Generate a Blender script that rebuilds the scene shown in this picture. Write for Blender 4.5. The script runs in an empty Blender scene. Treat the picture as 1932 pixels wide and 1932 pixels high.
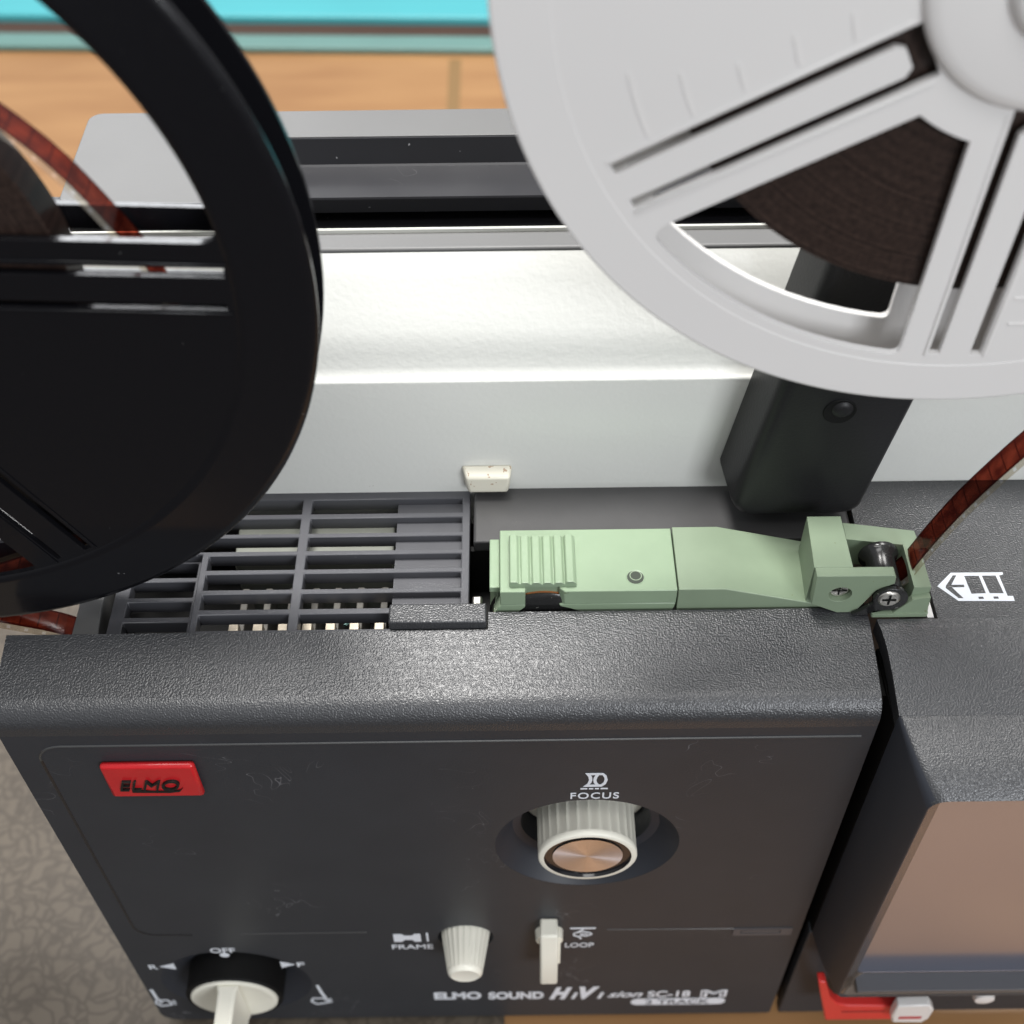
import bpy, bmesh, math, random
from mathutils import Vector, Matrix, geometry
random.seed(7)
S = 0.01                      # all lengths below are centimetres
R = math.radians
sc = bpy.context.scene
C = sc.collection

# ------------------------------------------------------------------ camera
cam = bpy.data.cameras.new('camera'); cam_o = bpy.data.objects.new('camera', cam); C.objects.link(cam_o)
M3 = ((0.99992482, -0.00881549, -0.0085234), (-0.01224464, -0.75500181, -0.65560837), (-0.00065566, 0.65566345, -0.75505299))
rgt, dwn, fwd = (Vector(r) for r in M3)
m = Matrix((rgt, -dwn, -fwd)).transposed().to_4x4()
cam_o.matrix_world = m
cam.sensor_width = 36; cam.lens = 36*2450/1932
cam.clip_start = 0.01; cam.clip_end = 50
cam.dof.use_dof = True; cam.dof.focus_distance = 0.315; cam.dof.aperture_fstop = 14.5
sc.camera = cam_o
sc.render.resolution_x = sc.render.resolution_y = 1024

# ------------------------------------------------------------------ room light
W = bpy.data.worlds.new('World'); sc.world = W; W.use_nodes = True
nt = W.node_tree; bg = nt.nodes['Background']
tc = nt.nodes.new('ShaderNodeTexCoord'); sp = nt.nodes.new('ShaderNodeSeparateXYZ')
rp = nt.nodes.new('ShaderNodeValToRGB'); mr = nt.nodes.new('ShaderNodeMapRange')
mr.inputs['From Min'].default_value = -1; mr.inputs['From Max'].default_value = 1
nt.links.new(tc.outputs['Generated'], sp.inputs[0]); nt.links.new(sp.outputs['Z'], mr.inputs['Value'])
nt.links.new(mr.outputs[0], rp.inputs[0]); nt.links.new(rp.outputs[0], bg.inputs['Color'])
e = rp.color_ramp.elements
e[0].position = 0.3; e[0].color = (0.05, 0.045, 0.042, 1)
e[1].position = 0.62; e[1].color = (0.62, 0.63, 0.65, 1)
x = e.new(0.9); x.color = (0.70, 0.72, 0.76, 1)
bg.inputs['Strength'].default_value = 0.68

def area(name, loc, tgt, sx, sy, power, col=(1, 1, 1)):
    l = bpy.data.lights.new(name, 'AREA'); l.shape = 'RECTANGLE'; l.size = sx*S; l.size_y = sy*S
    l.energy = power; l.color = col
    o = bpy.data.objects.new(name, l); C.objects.link(o)
    o.location = Vector(loc)*S
    o.rotation_euler = (Vector(tgt)-Vector(loc)).to_track_quat('-Z', 'Y').to_euler()
    return o
area('ceiling_lamp', (-12, 42, 110), (-5, 20, -25), 34, 36, 24, (1, .98, .95))
area('window_light', (66, -104, 36), (4, 22, -20), 50, 56, 13, (.93, .96, 1))
area('back_window', (-50, 128, 66), (-8, 20, -20), 46, 22, 5.5, (.95, .97, 1))
area('ceiling_lamp', (-6, -28, 112), (0, 18, -28), 70, 40, 5.5, (1, .99, .97))
area('ceiling_lamp', (48, 44, 112), (8, 20, -22), 46, 42, 13, (1, .98, .95))

sc.view_settings.view_transform = 'Standard'; sc.view_settings.look = 'None'
sc.view_settings.exposure = 0.0; sc.view_settings.gamma = 1
sc.view_settings.use_curve_mapping = False

# ------------------------------------------------------------------ materials
def mat(name, col, rough=.5, metal=0, bump=None, spec=.5, vary=None, specks=None, coat=0, rvary=None, scratch=None):
    """bump=(scale per metre, strength, distance cm[, detail]); vary=(scale, amount); specks=(scale, threshold, colour)"""
    mt = bpy.data.materials.new(name); mt.use_nodes = True
    n = mt.node_tree; b = n.nodes['Principled BSDF']
    b.inputs['Base Color'].default_value = (*col, 1); b.inputs['Roughness'].default_value = rough
    b.inputs['Metallic'].default_value = metal; b.inputs['Specular IOR Level'].default_value = spec
    b.inputs['Coat Weight'].default_value = coat
    t = n.nodes.new('ShaderNodeTexCoord')
    out = None
    if vary:
        nz = n.nodes.new('ShaderNodeTexNoise'); nz.inputs['Scale'].default_value = vary[0]; nz.inputs['Detail'].default_value = 5
        n.links.new(t.outputs['Object'], nz.inputs['Vector'])
        mx = n.nodes.new('ShaderNodeMix'); mx.data_type = 'RGBA'; mx.blend_type = 'MIX'
        a = vary[1]
        mx.inputs[6].default_value = (*[c*(1-a) for c in col], 1); mx.inputs[7].default_value = (*[min(1, c*(1+a)) for c in col], 1)
        n.links.new(nz.outputs['Fac'], mx.inputs[0]); out = mx.outputs[2]
    if specks:
        nz = n.nodes.new('ShaderNodeTexNoise'); nz.inputs['Scale'].default_value = specks[0]; nz.inputs['Detail'].default_value = 2
        n.links.new(t.outputs['Object'], nz.inputs['Vector'])
        cr = n.nodes.new('ShaderNodeValToRGB'); cr.color_ramp.elements[0].position = specks[1]; cr.color_ramp.elements[1].position = specks[1]+.02
        n.links.new(nz.outputs['Fac'], cr.inputs[0])
        mx = n.nodes.new('ShaderNodeMix'); mx.data_type = 'RGBA'
        n.links.new(cr.outputs[0], mx.inputs[0])
        if out: n.links.new(out, mx.inputs[6])
        else: mx.inputs[6].default_value = (*col, 1)
        mx.inputs[7].default_value = (*specks[2], 1); out = mx.outputs[2]
    if scratch:      # hairline scuffs in scattered places
        n1 = n.nodes.new('ShaderNodeTexNoise'); n1.inputs['Scale'].default_value = 55; n1.inputs['Detail'].default_value = 1; n1.inputs['Distortion'].default_value = 2.5
        n2 = n.nodes.new('ShaderNodeTexNoise'); n2.inputs['Scale'].default_value = 38; n2.inputs['Detail'].default_value = 3
        n.links.new(t.outputs['Object'], n1.inputs[0]); n.links.new(t.outputs['Object'], n2.inputs[0])
        c1 = n.nodes.new('ShaderNodeMath'); c1.operation = 'COMPARE'; c1.inputs[1].default_value = .5; c1.inputs[2].default_value = .0035
        n.links.new(n1.outputs['Fac'], c1.inputs[0])
        c2 = n.nodes.new('ShaderNodeMapRange'); c2.inputs['From Min'].default_value = .60; c2.inputs['From Max'].default_value = .70; n.links.new(n2.outputs['Fac'], c2.inputs[0])
        c3 = n.nodes.new('ShaderNodeMath'); c3.operation = 'MULTIPLY'; n.links.new(c1.outputs[0], c3.inputs[0]); n.links.new(c2.outputs[0], c3.inputs[1])
        mx = n.nodes.new('ShaderNodeMix'); mx.data_type = 'RGBA'; n.links.new(c3.outputs[0], mx.inputs[0])
        if out: n.links.new(out, mx.inputs[6])
        else: mx.inputs[6].default_value = (*col, 1)
        mx.inputs[7].default_value = (*scratch, 1); out = mx.outputs[2]
    if out: n.links.new(out, b.inputs['Base Color'])
    if rvary:
        nz = n.nodes.new('ShaderNodeTexNoise'); nz.inputs['Scale'].default_value = rvary[0]; nz.inputs['Detail'].default_value = 6
        n.links.new(t.outputs['Object'], nz.inputs['Vector'])
        q = n.nodes.new('ShaderNodeMapRange'); q.inputs['From Min'].default_value = .3; q.inputs['From Max'].default_value = .7
        q.inputs['To Min'].default_value = rough-rvary[1]; q.inputs['To Max'].default_value = rough+rvary[1]
        n.links.new(nz.outputs['Fac'], q.inputs['Value']); n.links.new(q.outputs[0], b.inputs['Roughness'])
    if bump:
        nz = n.nodes.new('ShaderNodeTexNoise'); nz.inputs['Scale'].default_value = bump[0]
        nz.inputs['Detail'].default_value = bump[3] if len(bump) > 3 else 1.5
        n.links.new(t.outputs['Object'], nz.inputs['Vector'])
        bp = n.nodes.new('ShaderNodeBump'); bp.inputs['Strength'].default_value = bump[1]; bp.inputs['Distance'].default_value = bump[2]*S
        n.links.new(nz.outputs['Fac'], bp.inputs['Height']); n.links.new(bp.outputs[0], b.inputs['Normal'])
    return mt

M_cover = mat('grained_black_plastic', (.033, .034, .037), .34, spec=.75, bump=(2600, 1.0, .016, .5), vary=(2400, .45), specks=(900, .78, (.25, .25, .25)))  # fine tone noise: plastic grain, with part of its sparkle put into the colour
M_panel = mat('matte_black_plastic', (.029, .031, .036), .5, spec=.4, scratch=(.16, .16, .17), bump=(1700, .35, .008), vary=(60, .15), specks=(700, .80, (.22, .22, .22)))
M_dish = mat('smooth_blue_black_plastic', (.022, .025, .033), .5, bump=(1700, .2, .006))
M_bead = mat('satin_bead', (.05, .05, .05), .25, spec=.8)
M_gloss = mat('glossy_black_plastic', (.012, .012, .014), .16, bump=(60, .12, .01), specks=(420, .765, (.35, .35, .36)), rvary=(300, .06))
M_reelblack = mat('black_reel_plastic', (.006, .006, .0075), .2, spec=.4, bump=(70, .1, .01), specks=(520, .775, (.14, .14, .14)), rvary=(500, .03))
M_reelwhite = mat('white_reel_plastic', (.72, .705, .69), .34, bump=(40, .1, .01), vary=(25, .03))
M_white = mat('hammered_cream_paint', (.66, .665, .63), .24, bump=(700, .5, .012, 1), vary=(30, .03), specks=(330, .81, (.25, .22, .17)))
M_cream = mat('cream_plastic', (.80, .78, .68), .4, vary=(80, .06), bump=(1500, .1, .004))
M_creamdirty = mat('worn_cream_paint', (.72, .69, .58), .35, specks=(600, .66, (.42, .3, .2)))
M_green = mat('green_painted_plastic', (.225, .30, .20), .32, vary=(70, .12), bump=(900, .06, .006), specks=(480, .79, (.12, .15, .08)))
M_greenmatte = mat('grained_green_plastic', (.20, .258, .175), .48, vary=(80, .15), bump=(1500, .12, .006), specks=(800, .755, (.15, .17, .08)))
M_deck = mat('dark_grey_plate', (.055, .054, .055), .4, bump=(900, .3, .008), vary=(50, .35), specks=(700, .77, (.2, .19, .17)))
M_grille = mat('grey_black_grille_plastic', (.065, .066, .074), .4, bump=(1100, .12, .005), vary=(100, .15), specks=(520, .77, (.25, .25, .25)))
M_case = mat('grey_case_plastic', (.13, .13, .129), .45, bump=(1300, .2, .006), vary=(40, .08))
M_handle = mat('dusty_black_handle', (.022, .022, .025), .38, spec=.35, bump=(250, .1, .004), specks=(620, .745, (.3, .3, .31)), rvary=(60, .05), scratch=(.2, .2, .2))
M_arm = mat('grained_black_arm', (.012, .012, .013), .45, spec=.35, bump=(1400, .5, .01), specks=(600, .79, (.2, .2, .2)))
M_ink = mat('white_print', (.72, .75, .80), .5)
M_inkdark = mat('dark_print', (.12, .13, .15), .5)
M_red = mat('red_plastic', (.62, .035, .03), .35, vary=(60, .08))
M_badge = mat('red_badge_enamel', (.50, .014, .018), .25, vary=(200, .12))
M_badgeblack = mat('black_badge_lettering', (.010, .011, .010), .5, spec=.3)
M_metal = mat('bare_metal', (.75, .72, .66), .28, metal=1, bump=(900, .2, .005))
M_fin = mat('dull_metal_fin', (.7, .62, .5), .4, metal=.6, vary=(400, .4))
M_findark = mat('dark_metal_fin', (.10, .095, .085), .5, metal=.3, vary=(400, .5))
M_pale = mat('pale_grey_housing', (.22, .23, .2), .5, vary=(100, .2))
M_dark = mat('dark_inside', (.005, .005, .005), .6, spec=.2)
M_rubber = mat('black_roller', (.013, .013, .013), .22, specks=(900, .7, (.10, .10, .09)), rvary=(300, .1))
M_coil = None

def node_mat(name):
    mt = bpy.data.materials.new(name); mt.use_nodes = True
    return mt, mt.node_tree, mt.node_tree.nodes['Principled BSDF']

# wound film seen edge-on: fine concentric layers about the reel centre
def coil_mat(name, cx, cz):
    mt, n, b = node_mat(name)
    t = n.nodes.new('ShaderNodeTexCoord'); sub = n.nodes.new('ShaderNodeVectorMath'); sub.operation = 'MULTIPLY_ADD'
    sub.inputs[1].default_value = (1, 0, 1); sub.inputs[2].default_value = (-cx*S, 0, -cz*S); n.links.new(t.outputs['Object'], sub.inputs[0])
    ln = n.nodes.new('ShaderNodeVectorMath'); ln.operation = 'LENGTH'; n.links.new(sub.outputs[0], ln.inputs[0])
    rn = n.nodes.new('ShaderNodeTexNoise'); rn.noise_dimensions = '1D'; rn.inputs['Scale'].default_value = 1600; rn.inputs['Detail'].default_value = 3; n.links.new(ln.outputs['Value'], rn.inputs['W'])
    nz = n.nodes.new('ShaderNodeTexNoise'); nz.inputs['Scale'].default_value = 900; nz.inputs['Detail'].default_value = 3; n.links.new(sub.outputs[0], nz.inputs[0])
    ml = n.nodes.new('ShaderNodeMath'); ml.operation = 'MULTIPLY'; n.links.new(rn.outputs[0], ml.inputs[0]); n.links.new(nz.outputs[0], ml.inputs[1])
    cr = n.nodes.new('ShaderNodeValToRGB'); cr.color_ramp.elements[0].position = .12; cr.color_ramp.elements[0].color = (.012, .007, .006, 1)
    cr.color_ramp.elements[1].position = .42; cr.color_ramp.elements[1].color = (.045, .028, .022, 1)
    n.links.new(ml.outputs[0], cr.inputs[0]); n.links.new(cr.outputs[0], b.inputs['Base Color']); b.inputs['Roughness'].default_value = .36
    bp = n.nodes.new('ShaderNodeBump'); bp.inputs['Strength'].default_value = .4; bp.inputs['Distance'].default_value = .0001
    n.links.new(rn.outputs[0], bp.inputs['Height']); n.links.new(bp.outputs[0], b.inputs['Normal'])
    return mt
M_coilw = coil_mat('wound_film_edges', 8.6, -9.28); M_coilb = coil_mat('wound_film_edges', -13.67, -15.08)

# film: red-brown frames, clear edge with sprocket holes (u along the film in cm, v across 0..1)
M_film = bpy.data.materials.new('developed_film'); M_film.use_nodes = True
n = M_film.node_tree; n.nodes.clear()
def N(t, **k):
    q = n.nodes.new(t)
    for a, v in k.items(): setattr(q, a, v)
    return q
def math_(op, a, b=None):
    q = N('ShaderNodeMath', operation=op)
    for i, v in enumerate((a, b)):
        if v is None: continue
        if isinstance(v, (int, float)): q.inputs[i].default_value = v
        else: n.links.new(v, q.inputs[i])
    return q.outputs[0]
uv = N('ShaderNodeUVMap'); uv.uv_map = 'UVMap'; s_ = N('ShaderNodeSeparateXYZ'); n.links.new(uv.outputs[0], s_.inputs[0])
u, v = s_.outputs['X'], s_.outputs['Y']
fr = math_('FRACT', math_('DIVIDE', u, .42))
inframe = math_('MULTIPLY', math_('GREATER_THAN', fr, .09), math_('MULTIPLY', math_('GREATER_THAN', v, .26), math_('LESS_THAN', v, .93)))
clear = math_('LESS_THAN', v, .19)
hole = math_('MULTIPLY', math_('LESS_THAN', math_('ABSOLUTE', math_('SUBTRACT', fr, .5)), .1), math_('MULTIPLY', math_('GREATER_THAN', v, .05), math_('LESS_THAN', v, .15)))
nz = N('ShaderNodeTexNoise'); nz.inputs['Scale'].default_value = 2.6; nz.inputs['Detail'].default_value = 1; n.links.new(uv.outputs[0], nz.inputs[0])
cr = N('ShaderNodeValToRGB'); cr.color_ramp.elements[0].position = .35; cr.color_ramp.elements[0].color = (.12, .016, .010, 1)
cr.color_ramp.elements[1].position = .68; cr.color_ramp.elements[1].color = (.30, .05, .026, 1); n.links.new(nz.outputs[0], cr.inputs[0])
m1 = N('ShaderNodeMix', data_type='RGBA'); n.links.new(inframe, m1.inputs[0]); m1.inputs[6].default_value = (.09, .012, .008, 1); n.links.new(cr.outputs[0], m1.inputs[7])
m2 = N('ShaderNodeMix', data_type='RGBA'); n.links.new(clear, m2.inputs[0]); n.links.new(m1.outputs[2], m2.inputs[6]); m2.inputs[7].default_value = (.72, .66, .55, 1)
m3 = N('ShaderNodeMix', data_type='RGBA'); n.links.new(hole, m3.inputs[0]); n.links.new(m2.outputs[2], m3.inputs[6]); m3.inputs[7].default_value = (1, 1, 1, 1)
tr = N('ShaderNodeBsdfTransparent'); n.links.new(m3.outputs[2], tr.inputs[0])
tl = N('ShaderNodeBsdfDiffuse'); n.links.new(m3.outputs[2], tl.inputs[0])
mx = N('ShaderNodeMixShader'); mx.inputs[0].default_value = .12; n.links.new(tr.outputs[0], mx.inputs[1]); n.links.new(tl.outputs[0], mx.inputs[2])
gl = N('ShaderNodeBsdfGlossy'); gl.inputs['Roughness'].default_value = .12; gl.inputs['Color'].default_value = (.9, .9, .9, 1)
fz = N('ShaderNodeFresnel'); fz.inputs[0].default_value = 1.45
fzs = math_('MULTIPLY', fz.outputs[0], .7)
mx2 = N('ShaderNodeMixShader'); mx2.inputs[0].default_value = .07; n.links.new(mx.outputs[0], mx2.inputs[1]); n.links.new(gl.outputs[0], mx2.inputs[2])
o_ = N('ShaderNodeOutputMaterial'); n.links.new(mx2.outputs[0], o_.inputs[0])

# spun aluminium cap
M_spun, n, b = node_mat('spun_aluminium')
b.inputs['Base Color'].default_value = (.80, .80, .86, 1); b.inputs['Metallic'].default_value = 1; b.inputs['Roughness'].default_value = .33
b.inputs['Anisotropic'].default_value = .9
u1 = n.nodes.new('ShaderNodeUVMap'); u1.uv_map = 'UVMap'; u2 = n.nodes.new('ShaderNodeMapping'); u2.inputs['Scale'].default_value = (26, .6, 1); n.links.new(u1.outputs[0], u2.inputs[0])
u3 = n.nodes.new('ShaderNodeTexNoise'); u3.inputs['Scale'].default_value = 1; u3.inputs['Detail'].default_value = 3; n.links.new(u2.outputs[0], u3.inputs[0])
u4 = n.nodes.new('ShaderNodeBump'); u4.inputs['Strength'].default_value = .5; u4.inputs['Distance'].default_value = .0006; n.links.new(u3.outputs[0], u4.inputs['Height']); n.links.new(u4.outputs[0], b.inputs['Normal'])
tg = n.nodes.new('ShaderNodeTangent'); tg.direction_type = 'UV_MAP'; tg.uv_map = 'UVMap'; n.links.new(tg.outputs[0], b.inputs['Tangent'])

# viewing glass
M_screen, n, b = node_mat('viewer_glass')
b.inputs['Base Color'].default_value = (.40, .42, .52, 1); b.inputs['Metallic'].default_value = .85; b.inputs['Roughness'].default_value = .17

# wood
M_wood, n, b = node_mat('varnished_wood')
t = n.nodes.new('ShaderNodeTexCoord'); mp = n.nodes.new('ShaderNodeMapping'); mp.inputs['Scale'].default_value = (1.3, 9, 1)
n.links.new(t.outputs['Object'], mp.inputs[0])
nz = n.nodes.new('ShaderNodeTexNoise'); nz.inputs['Scale'].default_value = 6; nz.inputs['Detail'].default_value = 8; n.links.new(mp.outputs[0], nz.inputs[0])
cr = n.nodes.new('ShaderNodeValToRGB'); cr.color_ramp.elements[0].position = .3; cr.color_ramp.elements[0].color = (.27, .135, .055, 1)
cr.color_ramp.elements[1].position = .72; cr.color_ramp.elements[1].color = (.37, .205, .088, 1)
n.links.new(nz.outputs[0], cr.inputs[0]); n.links.new(cr.outputs[0], b.inputs['Base Color']); b.inputs['Roughness'].default_value = .35
M_seam = mat('dark_wood_filler', (.22, .13, .05), .5)

# leather mat
M_mat, n, b = node_mat('embossed_leatherette')
t = n.nodes.new('ShaderNodeTexCoord'); nd = n.nodes.new('ShaderNodeTexNoise'); nd.inputs['Scale'].default_value = 70; nd.inputs['Detail'].default_value = 2
n.links.new(t.outputs['Object'], nd.inputs[0])
mixv = n.nodes.new('ShaderNodeVectorMath'); mixv.operation = 'MULTIPLY_ADD'; mixv.inputs[1].default_value = (.030, .022, .02)
n.links.new(nd.outputs['Color'], mixv.inputs[0]); n.links.new(t.outputs['Object'], mixv.inputs[2])
vo = n.nodes.new('ShaderNodeTexVoronoi'); vo.feature = 'DISTANCE_TO_EDGE'; vo.inputs['Scale'].default_value = 165; n.links.new(mixv.outputs[0], vo.inputs['Vector'])
cr = n.nodes.new('ShaderNodeValToRGB'); cr.color_ramp.elements[0].position = 0; cr.color_ramp.elements[0].color = (.062, .048, .034, 1)
cr.color_ramp.elements[1].position = .22; cr.color_ramp.elements[1].color = (.105, .084, .061, 1); n.links.new(vo.outputs['Distance'], cr.inputs[0])
n.links.new(cr.outputs[0], b.inputs['Base Color']); b.inputs['Roughness'].default_value = .5
bp = n.nodes.new('ShaderNodeBump'); bp.inputs['Strength'].default_value = .6; bp.inputs['Distance'].default_value = .0006
n.links.new(cr.outputs[0], bp.inputs['Height']); n.links.new(bp.outputs[0], b.inputs['Normal'])

M_cyan = mat('turquoise_lacquer', (.07, .37, .41), .45, vary=(12, .1))
M_teal = mat('grey_teal_lacquer', (.12, .23, .21), .5, vary=(20, .1))
M_gapshadow = mat('brown_gap_shadow', (.05, .022, .012), .6, vary=(20, .2))  # shadow colour for the gap below the turquoise top
M_paper = mat('pale_grey_paper', (.5, .5, .5), .6)

# ------------------------------------------------------------------ geometry helpers
class G:
    """collects shapes in one mesh; coordinates in cm"""
    def __init__(s): s.v = []; s.f = []; s.uv = None
    def add(s, vs, fs):
        o = len(s.v); s.v += [tuple(p) for p in vs]; s.f += [tuple(i+o for i in f) for f in fs]; return s
    def box(s, x0, x1, y0, y1, z0, z1):
        return s.add([(x0, y0, z0), (x1, y0, z0), (x1, y1, z0), (x0, y1, z0), (x0, y0, z1), (x1, y0, z1), (x1, y1, z1), (x0, y1, z1)],
                     [(0, 3, 2, 1), (4, 5, 6, 7), (0, 1, 5, 4), (1, 2, 6, 5), (2, 3, 7, 6), (3, 0, 4, 7)])
    def plate(s, loops, plane, a, b):
        """polygon with holes (first loop is the outline) between two depths along the third axis"""
        def P(p, d):
            return {'xz': (p[0], d, p[1]), 'xy': (p[0], p[1], d), 'yz': (d, p[0], p[1])}[plane]
        flat = [p for l in loops for p in l]
        tri = geometry.tessellate_polygon([[Vector((p[0], p[1], 0)) for p in l] for l in loops])
        k = len(flat)
        s_v = [P(p, a) for p in flat]+[P(p, b) for p in flat]
        fs = [tuple(t) for t in tri]+[tuple(i+k for i in reversed(t)) for t in tri]
        st = 0
        for l in loops:
            L = len(l)
            for i in range(L):
                j = (i+1) % L; fs.append((st+i, st+j, st+j+k, st+i+k))
            st += L
        return s.add(s_v, fs)
    def loft(s, rings, close=True, caps=True):
        k = len(rings[0]); vs = [p for r in rings for p in r]; fs = []
        for a in range(len(rings)-1):
            for i in range(k if close else k-1):
                j = (i+1) % k; fs.append((a*k+i, a*k+j, (a+1)*k+j, (a+1)*k+i))
        if caps: fs += [tuple(range(k)), tuple(range((len(rings)-1)*k, len(rings)*k))]
        return s.add(vs, fs)
    def lathe(s, prof, cx, cz, n=64, flute=None, caps=True):
        """prof: (radius, y) about an axis along y; flute=(count, depth, rows set)"""
        rings = []
        for q, (r, y) in enumerate(prof):
            ring = []
            for i in range(n):
                a = 2*math.pi*i/n; rr = r
                if flute and q in flute[2]:
                    ph = (i*flute[0]/n) % 1.0
                    rr = r-flute[1]*math.sqrt(max(0, 1-(2*ph-1)**2))
                ring.append((cx+rr*math.cos(a), y, cz+rr*math.sin(a)))
            rings.append(ring)
        return s.loft(rings, caps=caps)
    def ridge(s, pts, w, h, y=16.0):
        """low half-round bead along a path in the panel plane"""
        k = len(pts); rows = []
        for i, p in enumerate(pts):
            a = Vector(pts[max(0, i-1)]); b_ = Vector(pts[min(k-1, i+1)]); d = (b_-a).normalized(); nn = Vector((-d.y, d.x))
            rows.append([(p[0]+nn.x*w*t, y-h*q+.004, p[1]+nn.y*w*t) for t, q in ((-.5, 0), (-.25, .8), (0, 1), (.25, .8), (.5, 0))])
        return s.loft(rows, close=False, caps=False)

def rrect(x0, x1, y0, y1, r, n=5):
    o = []
    for cx, cy, a0 in ((x1-r, y1-r, 0), (x0+r, y1-r, 90), (x0+r, y0+r, 180), (x1-r, y0+r, 270)):
        for i in range(n+1):
            a = R(a0+90*i/n); o.append((cx+r*math.cos(a), cy+r*math.sin(a)))
    return o
def circ(cx, cy, r, n=64):
    return [(cx+r*math.cos(2*math.pi*i/n), cy+r*math.sin(2*math.pi*i/n)) for i in range(n)]

def build(name, g, mt, parent=None, bevel=0, seg=2, smooth=30):
    me = bpy.data.meshes.new(name)
    me.from_pydata([(a*S, b_*S, c*S) for a, b_, c in g.v], [], g.f); me.validate()
    bm = bmesh.new(); bm.from_mesh(me); bmesh.ops.remove_doubles(bm, verts=bm.verts, dist=1e-7)
    bmesh.ops.recalc_face_normals(bm, faces=bm.faces); bm.to_mesh(me); bm.free()
    me.materials.append(mt)
    if smooth: me.shade_smooth(); me.set_sharp_from_angle(angle=R(smooth))
    o = bpy.data.objects.new(name, me); C.objects.link(o)
    if parent is not None:
        o.parent = parent
        if parent.type == 'EMPTY': o.location = -parent.location
    if bevel:
        md = o.modifiers.new('bevel', 'BEVEL'); md.width = bevel*S; md.segments = seg; md.limit_method = 'ANGLE'; md.angle_limit = R(35)
        md.harden_normals = False; md.use_clamp_overlap = True
    return o
def tag(o, label, cat, group=None, kind=None):
    if label: o['label'] = label
    if cat: o['category'] = cat
    if group: o['group'] = group
    if kind: o['kind'] = kind
    return o
def thing(name, label, cat, loc, group=None):
    o = bpy.data.objects.new(name, None); C.objects.link(o); o.location = Vector(loc)*S; o.empty_display_size = .01
    return tag(o, label, cat, group)

def text(name, body, mt, parent, x, z, w, h, y=15.985, shear=0, bold=0.0, align='LEFT', depth=.006, spacing=1.0):
    """lettering standing on the front panel: x left, z baseline, w total width, h capital height"""
    cu = bpy.data.curves.new(name, 'FONT'); cu.body = body; cu.size = 1; cu.shear = shear; cu.offset = bold; cu.space_character = spacing
    to = bpy.data.objects.new('tmp', cu); C.objects.link(to)
    bpy.context.view_layer.update()
    me = bpy.data.meshes.new_from_object(to.evaluated_get(bpy.context.evaluated_depsgraph_get()))
    bpy.data.objects.remove(to)
    xs = [q.co.x for q in me.vertices]; x0, x1 = min(xs), max(xs); capH = .72
    g = G()
    vs = [((q.co.x-x0)/(x1-x0)*w+x, y, q.co.y/capH*h+z) for q in me.vertices]
    g.add(vs, [tuple(p.vertices) for p in me.polygons])
    k = len(vs)
    g.add([(a, b_+depth, c) for a, b_, c in vs], [])
    ec = {}
    for p in me.polygons:
        for ek in p.edge_keys: ec[ek] = ec.get(ek, 0)+1
    for (a, b_), cnt in ec.items():
        if cnt == 1: g.f.append((a, b_, b_+k, a+k))
    return build(name, g, mt, parent, smooth=0)

# ================================================================== TABLE AND SURROUNDINGS
ZT = -45.2
tb = thing('table', 'orange varnished wooden table top with a dark seam under everything', 'table', (0, 20, ZT))
build('tabletop', G().box(-90, 110, 3, 84.5, ZT-3, ZT), M_wood, tb, bevel=.2)
build('board_seam', G().box(-3.85, -3.05, 38, 79, ZT+.004, ZT+.02), M_seam, tb)
fl_ = build('floor', G().box(-300, 300, -300, 400, ZT-75.5, ZT-75), mat('dark_floor', (.06, .05, .042), .5))
tag(fl_, 'dark brown floor under the wooden table', 'floor', kind='structure')
mo = build('leatherette_mat', G().plate([rrect(-70, -.5, 4, 36.7, .8)], 'xy', ZT+.01, ZT+.16), M_mat, bevel=.05)
tag(mo, 'grey brown embossed leatherette mat lying under the left half of the projector', 'mat')
po = build('paper_sheet', G().box(-45, -19, 37.0, 50, ZT+.01, ZT+.05), M_paper)
tag(po, 'pale grey sheet of paper just beyond the leatherette mat', 'paper')
ty = thing('turquoise_board', 'turquoise board over a brown shadow gap lying across the back of the wooden table', 'board', (0, 86, ZT))
rot = Matrix.Rotation(R(-2.2), 3, 'Z')
def slab(x0, x1, y0, y1, z0, z1):
    g = G().box(x0, x1, y0, y1, z0, z1)
    g.v = [tuple(rot @ (Vector(p)-Vector((-20, 80, 0)))+Vector((-20, 80, 0))) for p in g.v]; return g
build('lower_lip', slab(-70, 60, 80.1, 81.8, ZT+.01, ZT+.5), M_teal, ty, bevel=.15)
build('shadow_gap', slab(-70, 60, 81.8, 83.2, ZT+.01, ZT+.45), M_gapshadow, ty)  # brown slab stands for the shadow gap under the turquoise top
build('turquoise_top', slab(-70, 60, 83.3, 100, ZT+.01, ZT+1.0), M_cyan, ty, bevel=.2)

# ================================================================== PROJECTOR
PJ = thing('film_projector', 'black and cream sound film projector with white lettered front panel and green film guide', 'film projector', (0, 20, ZT))
BM = -44.5           # bottom of the front panel

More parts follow.
